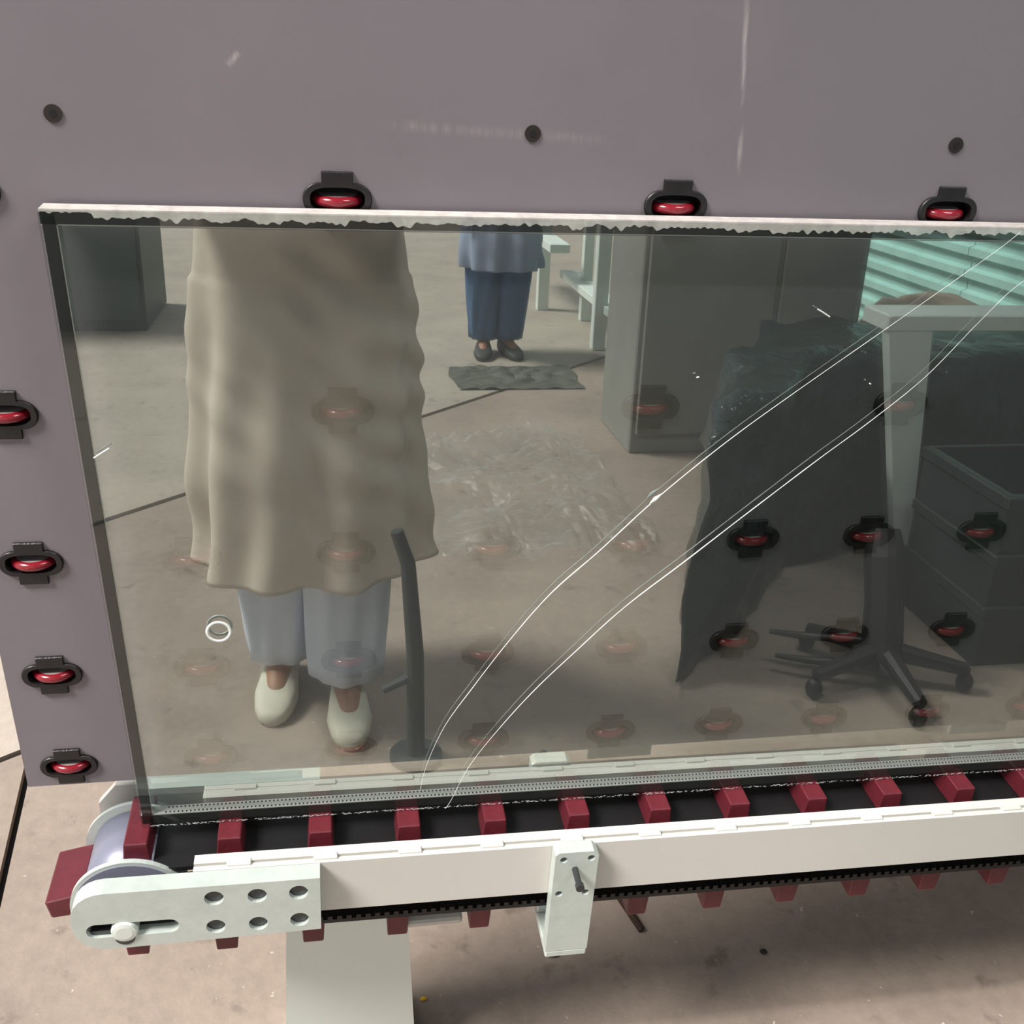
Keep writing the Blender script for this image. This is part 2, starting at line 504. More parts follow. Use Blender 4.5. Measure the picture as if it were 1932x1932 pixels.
# ------------------------------------------------------------------ the insulating glass unit
glass = thing('glass_unit', 'cracked double glazed window unit with dark sealed edge standing on the conveyor', 'glass pane', (0.6, -0.03, 0.57))
L0, L1, RR = (0.1145, -0.0384), (0.1055, 0.6045), 1.24      # lower-left, upper-left corners; right end beyond the frame
def gq(s, t):
    """point on the slightly out-of-square unit: s along (m), t up 0..1"""
    a = Vector(L0) + (Vector(L1) - Vector(L0)) * t
    b = Vector((RR + 0.01, -0.0384 - 0.0128 * (RR - 0.11))) * (1 - t) + Vector((RR, 0.6035)) * t
    return a + (b - a) * (s / (RR - 0.11))
GL = RR - 0.11
H_ = 0.643
def gpt(ds, dt):   # metres from the left and lower edges
    p = gq(ds, dt / H_); return p
def pane(name, y0, y1, coat_at=None):
    # y1 = inner face of the front pane, which carries the mirror coating inside a bare margin
    bm = bmesh.new()
    cs = [(0, 0), (GL, 0), (GL, H_), (0, H_)]
    f = [bm.verts.new((gpt(*c).x, y0, gpt(*c).y)) for c in cs]
    b = [bm.verts.new((gpt(*c).x, y1, gpt(*c).y)) for c in cs]
    bm.faces.new(f)
    e = 0.0126
    ci = [(e, 0.0245), (GL - e, 0.0245), (GL - e, H_ - e), (e, H_ - e)]
    bi = [bm.verts.new((gpt(*c).x, y1, gpt(*c).y)) for c in ci]
    q = bm.faces.new(bi); q.material_index = 1 if coat_at else 0
    for i in range(4):
        j = (i + 1) % 4
        bm.faces.new((b[i], b[j], bi[j], bi[i])); bm.faces.new((f[i], f[j], b[j], b[i]))
    return put(name, bm, [M['clear'], M['coat']], glass, matrix=RACK)
pane('front_pane', -0.032, -0.027, True)
pane('rear_pane', -0.013, -0.008)
# sealant between the panes and the perforated spacer inside it
def edge_strip(name, mat, lo, hi, y0, y1, horizontal, far=False, seg=1, jag=None):
    """strip lying lo..hi metres in from an edge"""
    bm = bmesh.new(); n = seg
    A = []
    for i in range(n + 1):
        s = i / n
        if horizontal:
            x = s * GL
            l, h = (H_ - hi, H_ - lo) if far else (lo, hi)
            if jag: l = l + jag(x)
            A.append((gpt(x, l), gpt(x, h)))
        else:
            z = s * H_
            l, h = (GL - hi, GL - lo) if far else (lo, hi)
            A.append((gpt(l, z), gpt(h, z)))
    R = [[bm.verts.new((p.x, y, p.y)) for (p, y) in ((a, y0), (b, y0), (b, y1), (a, y1))] for a, b in A]
    for a, b in zip(R, R[1:]):
        for k in range(4):
            bm.faces.new((a[k], a[(k + 1) % 4], b[(k + 1) % 4], b[k]))
    bm.faces.new(R[0][::-1]); bm.faces.new(R[-1])
    return put(name, bm, mat, glass, matrix=RACK)
for hz in (True, False):
    for far in (False, True):
        lo = 0.0005 if hz else 0.0012
        edge_strip('edge_sealant', M['sealant'], lo, 0.0112, -0.0268, -0.0132, hz, far)
sp = []
for hz in (True, False):
    for far in (False, True):
        s = edge_strip('spacer_bar', M['spacer'], 0.01135, 0.0122, -0.0262, -0.0138, hz, far)
        if hz and not far: sp = s
# punched dots of the lower spacer's upper face
bm = bmesh.new()
for row, y in enumerate((-0.0235, -0.0165)):
    for i in range(int((GL - 0.05) / 0.0042)):
        p = gpt(0.025 + i * 0.0042 + row * 0.0021, 0.01235)
        vsx = [bm.verts.new((p.x + dx, y + dy, p.y)) for dx, dy in ((-0.0008, -0.0012), (0.0008, -0.0012), (0.0008, 0.0012), (-0.0008, 0.0012))]
        bm.faces.new(vsx)
pf = put('punched_holes', bm, M['bolt'], sp, kind='stuff', matrix=RACK)
# chalky smear: ragged deposit on the upper edge, over the sealant and the rear pane edge
def jag(x):
    a = noise.noise(Vector((x * 9, 3, 0))) * 0.6 + noise.noise(Vector((x * 55, 7, 0))) * 0.9 + noise.noise(Vector((x * 190, 1, 0))) * 0.9
    k = 0.0030 + 0.0042 * a
    if x < 0.04: k += 0.004
    return max(-0.004, min(0.0075, k))
edge_strip('chalk_smear', M['chalk'], -0.0008, 0.009, -0.02695, -0.0080, True, True, 700, jag)
# flecks of dried sealant along the lower edge
bm = bmesh.new()
for i in range(900):
    x = random.random() * (GL - 0.02) + 0.01
    p = gpt(x, random.uniform(0.0008, 0.003)); r = random.uniform(0.0003, 0.0008)
    o_ = [bm.verts.new((p.x + a * r, -0.0321 + b * r, p.y + c * r)) for a, b, c in ((-2.4, 0, 0), (0, 0, -0.8), (2.4, 0, 0), (0, 0, 0.8), (0, -0.5, 0))]
    for q in range(4): bm.faces.new((o_[q], o_[(q + 1) % 4], o_[4]))
put('sealant_flecks', bm, M['fleck'], glass, kind='stuff', matrix=RACK)
c1 = [(0.944, 0.602), (0.921, 0.581), (0.847, 0.521), (0.757, 0.449), (0.696, 0.398), (0.635, 0.34), (0.582, 0.282), (0.537, 0.235), (0.497, 0.179), (0.461, 0.121), (0.434, 0.074), (0.416, 0.024), (0.409, -0.013)]
c2 = [(1.03, 0.602), (0.961, 0.557), (0.928, 0.519), (0.886, 0.463), (0.839, 0.417), (0.792, 0.376), (0.726, 0.316), (0.672, 0.266), (0.616, 0.215), (0.571, 0.165), (0.529, 0.116), (0.492, 0.065), (0.462, 0.016), (0.443, -0.032), (0.437, -0.043)]
def smooth_path(pts, k=6):
    out = []
    P = [pts[0]] + pts + [pts[-1]]
    for i in range(1, len(P) - 2):
        p0, p1, p2, p3 = [Vector(q) for q in P[i - 1:i + 3]]
        for j in range(k):
            t = j / k
            out.append(0.5 * ((2 * p1) + (p2 - p0) * t + (2 * p0 - 5 * p1 + 4 * p2 - p3) * t * t + (3 * p1 - p0 - 3 * p2 + p3) * t ** 3))
    out.append(Vector(pts[-1]))
    return out
for ci, path in enumerate((c1, c2)):
    sp_ = smooth_path(path); bm = bmesh.new()
    rad = []
    for i, p in enumerate(sp_):
        t = i / len(sp_)
        r = 0.00020 + 0.00055 * max(0, 1 - abs(t - 0.52) / 0.35) * (0.7 + 0.6 * noise.noise(Vector((p.x * 30, p.y * 30, ci))))
        rad.append(max(0.00016, r))
    tube(bm, [(p.x, -0.0323, p.y) for p in sp_], rad, 6)
    if ci == 0:
        tube(bm, [(0.628, -0.0324, 0.334), (0.633, -0.0324, 0.339), (0.639, -0.0324, 0.3445)], [0.0004, 0.0022, 0.0004], 6)
    put('crack', bm, M['crack'], glass, matrix=RACK, label='long bright curved crack')
bm = bmesh.new()
loopn = 36
rows = []
for i in range(loopn):
    a = 2 * math.pi * i / loopn
    rows.append([bm.verts.new((0.212 + (0.0108 + 0.0016 * math.cos(b)) * math.cos(a), -0.0325 + 0.0008 * math.sin(b), 0.207 + (0.0108 + 0.0016 * math.cos(b)) * math.sin(a))) for b in [math.pi * j / 3 for j in range(6)]])
for i in range(loopn):
    for j in range(6):
        bm.faces.new((rows[i][j], rows[(i + 1) % loopn][j], rows[(i + 1) % loopn][(j + 1) % 6], rows[i][(j + 1) % 6]))
put('ring_mark', bm, M['crack'], glass, smooth=True, matrix=RACK, label='small white ring mark')
for pts in ([(0.121, 0.394), (0.127, 0.398), (0.135, 0.403)], [(0.763, 0.529), (0.769, 0.526), (0.776, 0.522)], [(0.657, 0.464), (0.6595, 0.4645)], [(0.830, 0.457), (0.8315, 0.456)]):
    bm = bmesh.new(); tube(bm, [(x, -0.0323, z) for x, z in pts], [0.0007] * len(pts), 6)
    put('chip', bm, M['crack'], glass, matrix=RACK)

# ------------------------------------------------------------------ the cleat conveyor
conv = thing('cleat_conveyor', 'cream conveyor with black belt, maroon rubber cleats and galvanised end plate', 'conveyor', (0.6, 0, 0))
DU, DV, DR = 0.103, -0.110, 0.046          # drum axis and radius
UE = 1.85
# belt: upper run, return run, wrap at the drum
bm = bmesh.new()
box(bm, DU + 0.02, UE, -0.066, 0.020, DV + DR - 0.005, DV + DR)
box(bm, DU + 0.02, UE, -0.066, 0.020, -0.166, -0.161)
prism(bm, [(UE, DV + DR - 0.005), (UE + 0.005, DV + DR), (UE + 0.05, DV), (UE + 0.005, -0.166), (UE, -0.161), (UE + 0.045, DV)], -0.066, 0.02, axis='y')
belt = put('belt', bm, M['belt'], conv, matrix=CONV)
for side in (-0.0662, 0.0152):             # toothed inner face, seen below the front rail
    bm = bmesh.new()
    for i in range(150):
        u = 0.17 + i * 0.0105
        box(bm, u, u + 0.0055, side, side + 0.006, -0.161, -0.156)
    put('belt_teeth', bm, M['belt'], belt, kind='stuff', matrix=CONV)
# cleats: tapered bars across the belt, standing on the outer face
bm = bmesh.new()
w0, w1, h = 0.0142, 0.0120, 0.0258
prism(bm, [(-w0, 0), (w0, 0), (w1, h), (-w1, h)], -0.055, 0.018, axis='y')
bmesh.ops.bevel(bm, geom=[e for e in bm.edges], offset=0.0012, segments=1, affect='EDGES')
bmesh.ops.recalc_face_normals(bm, faces=bm.faces[:])
cleat_me = bpy.data.meshes.new('cleat'); bm.to_mesh(cleat_me); bm.free(); cleat_me.materials.append(M['maroon'])
def cleat(m):
    o = bpy.data.objects.new('cleat', cleat_me); C.objects.link(o)
    dress(o, conv, matrix=CONV @ m)
for i in range(18):
    cleat(Matrix.Translation((0.111 + 0.0949 * i, 0, DV + DR - 0.0005)))
for i in range(18):
    cleat(Matrix.Translation((0.099 + 0.0955 * i, 0, -0.1655 if i else -0.1625)) @ Matrix.Rotation(math.pi, 4, 'Y') @ Matrix.Diagonal((0.95, 1, 1.65, 1)))
ang = math.radians(-100)
cleat(Matrix.Translation((DU, 0, DV)) @ Matrix.Rotation(ang, 4, 'Y') @ Matrix.Diagonal((1, 1, 1.55, 1)).to_4x4() @ Matrix.Translation((0, 0, (DR + 0.004) / 1.55)))
# drum with rims, coloured like the belt wrap reflecting the sky
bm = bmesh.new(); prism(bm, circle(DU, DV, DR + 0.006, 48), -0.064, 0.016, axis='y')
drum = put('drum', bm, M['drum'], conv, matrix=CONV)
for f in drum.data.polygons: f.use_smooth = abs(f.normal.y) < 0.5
for y0, y1 in ((-0.070, -0.0645), (0.0165, 0.021)):
    bm = bmesh.new(); prism(bm, circle(DU, DV, 0.0615, 56), y0, y1, axis='y')
    r_ = put('rim', bm, M['pale_metal'], drum, matrix=CONV)
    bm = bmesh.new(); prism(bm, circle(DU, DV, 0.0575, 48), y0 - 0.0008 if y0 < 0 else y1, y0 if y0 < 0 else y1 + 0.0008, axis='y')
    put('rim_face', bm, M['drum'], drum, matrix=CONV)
bm = bmesh.new(); prism(bm, circle(DU, DV, 0.010, 20), -0.112, 0.060, axis='y')
put('axle', bm, M['bolt'], conv, matrix=CONV)
# front rail: folded channel with a grooved upper lip and small clips
FV, BV = -0.047, -0.118
bm = bmesh.new()
prof = [(-0.090, BV), (-0.090, FV), (-0.0835, FV), (-0.0835, FV - 0.003), (-0.0812, FV - 0.003), (-0.0812, FV + 0.0015), (-0.069, FV + 0.0015), (-0.069, FV - 0.006), (-0.084, FV - 0.006), (-0.084, BV + 0.004), (-0.072, BV + 0.004), (-0.072, BV)]
a = [bm.verts.new((0.172, y, z)) for y, z in prof]; b = [bm.verts.new((UE + 0.06, y, z)) for y, z in prof]
for i in range(len(prof)):
    j = (i + 1) % len(prof); bm.faces.new((a[i], a[j], b[j], b[i]))
bm.faces.new(a[::-1]); bm.faces.new(b)
rail = put('front_rail', bm, M['cream'], conv, matrix=CONV)
for i in range(18):
    u = 0.205 + i * 0.0885
    bm = bmesh.new(); box(bm, u, u + 0.025, -0.0868, -0.0785, FV - 0.002, FV + 0.003, 0.001, 1)
    put('clip', bm, M['cream'], rail, matrix=CONV)
# rear rail and rear end plate
bm = bmesh.new(); box(bm, 0.172, 1.02, 0.024, 0.042, -0.115, -0.047, 0.002, 1)
put('rear_rail', bm, M['cream'], conv, matrix=CONV)
bm = bmesh.new(); box(bm, 1.08, UE, 0.024, 0.042, -0.115, -0.047, 0.002, 1)
put('rear_rail', bm, M['cream'], conv, matrix=CONV)

def endplate(y0, y1):
    r = 0.034
    out = [(0.300, -0.047), (0.300, -0.1215)]
    cl, ct, cb = 0.053, -0.047, -0.126
    for i in range(7):
        a = math.radians(-90 - 15 * i); out.append((cl + r + r * math.cos(a), cb + r + r * math.sin(a)))
    for i in range(7):
        a = math.radians(180 - 15 * i); out.append((cl + r + r * math.cos(a), ct - r + r * math.sin(a)))
    slot = []
    x0, x1, cz, hr = 0.066, 0.157, -0.099, 0.0095
    for i in range(9): a = math.radians(90 + 22.5 * i); slot.append((x0 + hr + hr * math.cos(a), cz + hr * math.sin(a)))
    for i in range(9): a = math.radians(-90 + 22.5 * i); slot.append((x1 - hr + hr * math.cos(a), cz + hr * math.sin(a)))
    holes = [slot] + [circle(u, v, 0.0098, 18) for u, v in BOLTS]
    bm = bmesh.new(); prism(bm, out, y0, y1, holes=holes, axis='y')
    return bm
BOLTS = [(0.1935, -0.0645), (0.2365, -0.0655), (0.278, -0.0655), (0.193, -0.1055), (0.2358, -0.106), (0.278, -0.105)]
plate = put('end_plate', endplate(-0.111, -0.0905), M['pale_metal'], conv, matrix=CONV)
for u, v in BOLTS:
    bm = bmesh.new(); prism(bm, circle(u, v, 0.0084, 18), -0.1065, -0.0906, axis='y')
    bo = put('socket_bolt', bm, M['bolt'], plate, matrix=CONV)
bm = bmesh.new(); tube(bm, [(0.103, y, -0.1015) for y in (-0.094, -0.1105, -0.1135, -0.1145)], [0.0135, 0.0135, 0.012, 0.008], 28)
put('axle_bolt', bm, M['white_bolt'], plate, matrix=CONV)
bm = bmesh.new(); box(bm, 0.06, 0.165, -0.098, -0.0902, -0.114, -0.084); put('slot_backing', bm, M['black_hole'], plate, matrix=CONV)
bm = bmesh.new(); box(bm, 0.069, 0.100, -0.1075, -0.0935, -0.1085, -0.1035, 0.001, 1); put('tension_screw', bm, M['bolt'], plate, matrix=CONV)
bm = bmesh.new(); prism(bm, [(0.055, -0.07), (0.075, -0.045), (0.28, -0.045), (0.28, -0.12), (0.075, -0.125), (0.055, -0.105)], 0.043, 0.0515, axis='y')
put('rear_end_plate', bm, M['cream'], conv, matrix=CONV)
# clamp bracket hooked on the front rail
def U_(u): return u
bm = bmesh.new()
u0, u1, vt, vbm = 0.5485, 0.5965, -0.0415, -0.194
holes = [circle(u, v, 0.0042, 16) for u, v in ((0.558, -0.052), (0.5885, -0.0515), (0.557, -0.1025), (0.587, -0.103))]
prism(bm, [(u0 + 0.001, vbm), (u1 + 0.001, vbm), (u1, vt - 0.006), (u1 - 0.006, vt), (u0 + 0.004, vt), (u0, vt - 0.004)], -0.107, -0.0905, holes=holes, axis='y')
br = put('clamp_bracket', bm, M['pale_metal'], conv, matrix=CONV)
bm = bmesh.new(); box(bm, u0 + 0.001, u1 + 0.001, -0.107, -0.040, vbm - 0.010, vbm, 0.0015, 1); put('bracket_sole', bm, M['pale_metal'], br, matrix=CONV)
bm = bmesh.new(); box(bm, u0 + 0.001, u1 + 0.001, -0.052, -0.040, vbm, -0.170, 0.0015, 1); put('bracket_hook', bm, M['pale_metal'], br, matrix=CONV)
bm = bmesh.new()
for u, v in ((0.558, -0.052), (0.5885, -0.0515), (0.557, -0.1025), (0.587, -0.103)):
    prism(bm, circle(u, v, 0.0040, 14), -0.094, -0.0906, axis='y')
put('hole_bottoms', bm, M['black_hole'], br, matrix=CONV)
bm = bmesh.new(); tube(bm, [(0.5715, -0.106, -0.066), (0.5715, -0.128, -0.066), (0.5715, -0.129, -0.066), (0.5715, -0.135, -0.066)], [0.0035, 0.0035, 0.0048, 0.0048], 12)
put('pin', bm, M['bolt'], br, matrix=CONV)
bm = bmesh.new(); ball(bm, (0.563, -0.092, vbm - 0.012), 0.0135, 18, 10, (1, 1, 0.75)); put('rubber_foot', bm, M['rubber'], br, smooth=True, matrix=CONV)
# leg: tapered sheet-metal column under the belt
def column(x):
    bm = bmesh.new()
    lo = [(-0.0910, 0.0), (0.0910, 0.0), (0.0910, 0.075), (-0.0910, 0.075)]
    hi = [(-0.0722, 0.0), (0.0722, 0.0), (0.0722, 0.075), (-0.0722, 0.075)]
    loft(bm, [[(x + a, y, 0.012) for a, y in lo], [(x + a, y, 0.385) for a, y in hi]])
    box(bm, x - 0.06, x + 0.06, 0.045, 0.073, 0.38, 0.505)
    return bm
for x in (0.3265, 1.72):
    leg = put('leg', column(x), M['white'], conv)
    bm = bmesh.new(); box(bm, x - 0.090, x + 0.090, 0.0, 0.09, 0.0, 0.012, 0.002, 1); put('foot_plate', bm, M['white'], leg)
    bm = bmesh.new(); box(bm, x + 0.073, x + 0.146, 0.002, 0.070, 0.300, 0.312, 0.003, 1); put('side_lug', bm, M['cream'], leg)

# ------------------------------------------------------------------ small things on the floor
bm = bmesh.new()
a, b = Vector((0.768, 0.245, 0.006)), Vector((0.796, 0.160, 0.006))
pts = []; rad = []
for i in range(61):
    pts.append(a + (b - a) * i / 60); rad.append(0.0062 if i % 3 else 0.0048)
tube(bm, pts, rad, 10)
put('threaded_rod', bm, M['rust'], label='short rusty threaded rod lying on the floor under the conveyor', cat='rod')
def pebble(name, x, y, r, mt, label, cat, sc=(1, 0.8, 0.5)):
    bm = bmesh.new(); bmesh.ops.create_icosphere(bm, subdivisions=2, radius=r)
    for v in bm.verts:
        v.co *= 1 + 0.25 * noise.noise(v.co * (1.2 / r) + Vector((x * 10, y * 10, 0)))
        v.co = Vector((v.co.x * sc[0], v.co.y * sc[1], v.co.z * sc[2]))
    zmin = min(v.co.z for v in bm.verts)
    put(name, bm, mt, label=label, cat=cat, matrix=Matrix.Translation((x, y, -zmin - 0.0004)))
pebble('glass_chip', 1.377, 0.230, 0.009, M['crack'], 'white glass chip lying on the concrete under the belt', 'chip')
pebble('dark_pebble', 0.984, 0.104, 0.006, M['rubber'], 'tiny dark pebble alone on bare concrete', 'pebble')
pebble('yellow_scrap', 0.436, 0.085, 0.0045, material('yellow_plastic', (225, 180, 30), 0.5), 'tiny yellow plastic scrap beside the conveyor leg', 'scrap', (1.2, 0.7, 0.4))

# ------------------------------------------------------------------ people
def union_mesh(name, bm, vox, mats, parent=None, matrix=None, smooth_it=6):
    """fuse overlapping solids into one continuous skin"""
    me = bpy.data.meshes.new(name + '_raw'); bm.to_mesh(me); bm.free()
    o = bpy.data.objects.new(name, me); C.objects.link(o)
    r = o.modifiers.new('fuse', 'REMESH'); r.mode = 'VOXEL'; r.voxel_size = vox
    s = o.modifiers.new('soften', 'SMOOTH'); s.iterations = smooth_it; s.factor = 0.5
    dg = bpy.context.evaluated_depsgraph_get(); dg.update()
    me2 = bpy.data.meshes.new_from_object(o.evaluated_get(dg))
    o.modifiers.clear(); o.data = me2; bpy.data.meshes.remove(me)
    me2.name = name
    me2.materials.clear()
    for m in mats: me2.materials.append(m)
    for p in me2.polygons: p.use_smooth = True
    return dress(o, parent, matrix=matrix)

def capsule(bm, pts, rad, n=12):
    tube(bm, pts, rad, n)
    for p, r in zip(pts, rad): ball(bm, p, r * 0.995, 12, 8)

def cloth_ring(cx, cy, z, rx, ry, folds, amp, ph, n=72, sq=2.4):
    out = []
    for i in range(n):
        a = 2 * math.pi * i / n
        c, s = math.cos(a), math.sin(a)
        k = (abs(c) ** sq + abs(s) ** sq) ** (-1 / sq)
        f = 1 + amp * (math.sin(folds * a + ph) * 0.6 + 0.55 * math.sin((folds * 1.7 + 1) * a - ph * 1.6 + z * 5) + 0.9 * noise.noise(Vector((c * 2.2, s * 2.2, z * 5 + ph))))
        out.append((cx + rx * k * c * f, cy + ry * k * s * f, z))
    return out

def shoe(bm, toe, yaw, ln=0.27, wd=0.098, ht=0.075):
    """toe tip at toe, heel ln behind it; yaw 0 points the toe to +y"""
    prof = [(0.0, 0.25, 0.30), (0.05, 0.62, 0.42), (0.15, 0.85, 0.55), (0.32, 1.0, 0.68), (0.5, 0.88, 0.9), (0.68, 0.74, 1.0), (0.85, 0.72, 1.0), (0.96, 0.6, 0.92), (1.0, 0.35, 0.7)]
    rings = []
    for t, w_, h_ in prof:
        y = -t * ln; w2 = wd / 2 * w_; hh = ht * h_
        r = []
        for i in range(16):
            a = 2 * math.pi * i / 16
            x = w2 * math.copysign(abs(math.cos(a)) ** 0.7, math.cos(a)); z = hh / 2 + hh / 2 * math.copysign(abs(math.sin(a)) ** 0.6, math.sin(a))
            r.append(Vector(toe) + Vector((x * math.cos(yaw) - y * math.sin(yaw), x * math.sin(yaw) + y * math.cos(yaw), z + 0.0)))
        rings.append(r)
    loft(bm, rings)

def head_parts(bm, hc, look):
    """skull, jaw, nose, ears into bm; look = unit vector the face points to"""
    f = look.normalized(); r = f.cross(Vector((0, 0, 1))).normalized(); u = r.cross(f)
    rot = Matrix((r, f, u)).transposed()
    P = lambda x, y, z: hc + r * x + f * y + u * z
    ball(bm, P(0, -0.005, 0.03), 0.095, 20, 14, (0.80, 1.02, 0.95), rot)
    ball(bm, P(0, 0.012, -0.045), 0.070, 16, 12, (0.86, 0.98, 1.0), rot)
    ball(bm, P(0, 0.052, -0.090), 0.030, 12, 8, (1.1, 0.8, 0.8), rot)
    tube(bm, [P(0, 0.086, 0.018), P(0, 0.100, -0.012), P(0, 0.104, -0.026)], [0.009, 0.012, 0.015], 10)
    for s in (-1, 1):
        ball(bm, P(0.013 * s, 0.092, -0.027), 0.0095, 8, 6)
        ball(bm, P(0.080 * s, -0.008, -0.008), 0.028, 10, 8, (0.35, 0.75, 1.1), rot)
        ball(bm, P(0.034 * s, 0.066, -0.022), 0.026, 10, 8, (1, 0.7, 0.8), rot)
    ball(bm, P(0, 0.078, 0.045), 0.030, 12, 8, (1.9, 0.45, 0.45), rot)
    ball(bm, P(0, 0.082, -0.055), 0.020, 10, 8, (1.25, 0.5, 0.30), rot)
    ball(bm, P(0, 0.080, -0.066), 0.019, 10, 8, (1.15, 0.5, 0.32), rot)
    return P, rot

def hand_gun(bm, wrist, palm, across, curl, fingers_dir, thumb_dir, sc=1.0):
    """palm slab plus four bent fingers and a thumb; across = direction index->little finger"""
    d = (palm - wrist).normalized(); ac = (across - d * across.dot(d)).normalized()
    for k in (-0.03, -0.012, 0.008, 0.027):
        tube(bm, [wrist + ac * k * 0.55, palm + ac * k], [0.017, 0.014], 10); ball(bm, palm + ac * k, 0.0135, 10, 8)
    L = [0.072, 0.080, 0.075, 0.058]
    for j, k in enumerate((-0.030, -0.0105, 0.0095, 0.0285)):
        p0 = palm + ac * k; f1 = (d * 0.75 + fingers_dir * 0.65).normalized(); f2 = (d * 0.1 + fingers_dir).normalized(); f3 = (fingers_dir * 0.7 + curl * 0.75).normalized()
        p1 = p0 + f1 * L[j] * 0.42; p2 = p1 + f2 * L[j] * 0.33; p3 = p2 + f3 * L[j] * 0.25
        capsule(bm, [p0, p1, p2, p3], [0.0092, 0.0088, 0.0080, 0.0068], 10)
    t0 = wrist.lerp(palm, 0.45) - ac * 0.030; t1 = t0 + (thumb_dir * 0.8 - ac * 0.5).normalized() * 0.034; t2 = t1 + (thumb_dir + d * 0.4).normalized() * 0.028
    capsule(bm, [t0, t1, t2], [0.0125, 0.0105, 0.0085], 10)

skin = material('skin', (158, 112, 86), 0.55, var=0.08, scale=30)
hair_m = material('black_hair', (20, 17, 16), 0.6, bump=0.4, bscale=200)
eye_m = material('dark_eye', (25, 18, 15), 0.2)
def person(name, label, org, shoes_at, hip, shirt, trouser, shoe_m, hem, arms, look, vox, gap_top=1.40, wide=1.0, hgt=1.70):
    """org = floor point under the pelvis; all other points in world space"""
    P0 = Vector(org); k = hgt / 1.70
    root = thing(name, label, 'person', org)
    # skin: one continuous body
    bm = bmesh.new()
    pel = P0 + Vector((0, 0, 0.92 * k)); che = P0 + Vector((0, 0.02, 1.25 * k)); nck = P0 + Vector((0, 0.03, 1.44 * k)); hc = P0 + Vector((0, 0.065, 1.585 * k))
    rings = []
    for z, rx, ry, cy in ((0.84, 0.15, 0.105, 0), (0.93, 0.168, 0.115, 0), (1.05, 0.145, 0.10, 0.005), (1.2, 0.158, 0.108, 0.012), (1.33, 0.170, 0.105, 0.012), (1.41, 0.135, 0.078, 0.01), (1.45, 0.060, 0.055, 0.02)):
        rings.append([tuple(P0 + Vector((rx * math.cos(2 * math.pi * i / 24), cy + ry * math.sin(2 * math.pi * i / 24), z * k))) for i in range(24)])
    loft(bm, rings)
    tube(bm, [nck - Vector((0, 0.0, 0.06)), nck + Vector((0, 0.03, 0.08))], [0.058, 0.052], 16)
    HP, hrot = head_parts(bm, hc, look)
    legs = []
    for s, (toe, yaw) in zip((-1, 1), shoes_at):
        toe = Vector(toe); ank = toe + Vector((math.sin(yaw), -math.cos(yaw), 0)) * 0.20 + Vector((0, 0, 0.085))
        hipj = P0 + Vector((0.085 * s, 0, 0.88 * k)); knee = hipj.lerp(ank, 0.50) + Vector((0, 0.035, 0))
        capsule(bm, [hipj, hipj.lerp(knee, 0.5), knee, knee.lerp(ank, 0.35), ank], [0.092, 0.076, 0.057, 0.055, 0.037], 14)
        capsule(bm, [ank, ank.lerp(toe, 0.5) + Vector((0, 0, -0.010)), ank.lerp(toe, 0.82) + Vector((0, 0, -0.03))], [0.034, 0.030, 0.022], 12)
        legs.append((hipj, knee, ank))
    for s, (elb, wri, palm, across, curl, fd, td) in zip((-1, 1), arms):
        sh = P0 + Vector((0.175 * s * wide, 0.012, 1.375 * k))
        capsule(bm, [sh, sh.lerp(elb, 0.5), elb, elb.lerp(wri, 0.4), wri], [0.054, 0.046, 0.038, 0.036, 0.025], 14)
        hand_gun(bm, wri, palm, across, curl, fd, td)
    body = union_mesh('body', bm, vox, [skin], root)
    bm = bmesh.new()
    for s in (-1, 1): ball(bm, HP(0.031 * s, 0.081, 0.022), 0.0115, 12, 8)
    put('eyes', bm, eye_m, body, smooth=True)
    bm = bmesh.new(); ball(bm, HP(0, -0.018, 0.040), 0.103, 24, 16, (0.84, 1.0, 0.98), hrot)
    for v in bm.verts: v.co += (v.co - HP(0, 0, 0)).normalized() * 0.004 * noise.noise(v.co * 60)
    put('hair', bm, hair_m, body, smooth=True)
    # trousers: two loose legs and a seat
    bm = bmesh.new()
    for s, (hj, kn, an) in zip((-1, 1), legs):
        rr = []
        for i in range(22):
            t = i / 21
            c = hj.lerp(kn, t * 2) if t < 0.5 else kn.lerp(an, (t - 0.5) * 2)
            rad = 0.112 - 0.034 * t + 0.012 * math.sin(t * 3.1)
            rr.append(cloth_ring(c.x, c.y, c.z + (0.0 if t < 1 else 0.0), rad, rad * 1.05, 5, 0.07, s * 1.3 + t * 4, 40, 2))
        loft(bm, rr)
    loft(bm, [cloth_ring(P0.x, P0.y, z * k, rx, ry, 5, 0.01, 0, 40, 2.2) for z, rx, ry in ((0.80, 0.19, 0.125), (0.90, 0.20, 0.135), (1.0, 0.185, 0.125), (1.05, 0.17, 0.118))])
    put('trousers', bm, trouser, root, smooth=True)
    # shirt: long loose tunic with sleeves
    bm = bmesh.new(); rr = []
    zs = [hem + (1.44 * k - hem) * i / 110 for i in range(111)]
    for i, z in enumerate(zs):
        q = (z / k)
        if q < 0.95: rx = 0.218 + 0.030 * (0.95 - q) / 0.6; ry = 0.150 + 0.07 * (0.95 - q) / 0.6
        elif q < 1.30: rx = 0.212 - 0.012 * math.sin((q - 0.95) / 0.35 * math.pi); ry = 0.150 - 0.012 * (q - 0.95)
        else: e = (q - 1.30) / 0.14; rx = 0.212 * (1 - 0.62 * e ** 2.2); ry = 0.145 * (1 - 0.45 * e ** 2)
        amp = 0.10 * max(0.12, min(1, (1.15 - q) / 0.7))
        rr.append(cloth_ring(P0.x, P0.y + 0.01 + 0.05 * max(0, 0.95 - q), z, rx * wide, ry, 6, amp, 0.8 + z * 1.3, 96, 2.3))
    loft(bm, rr)
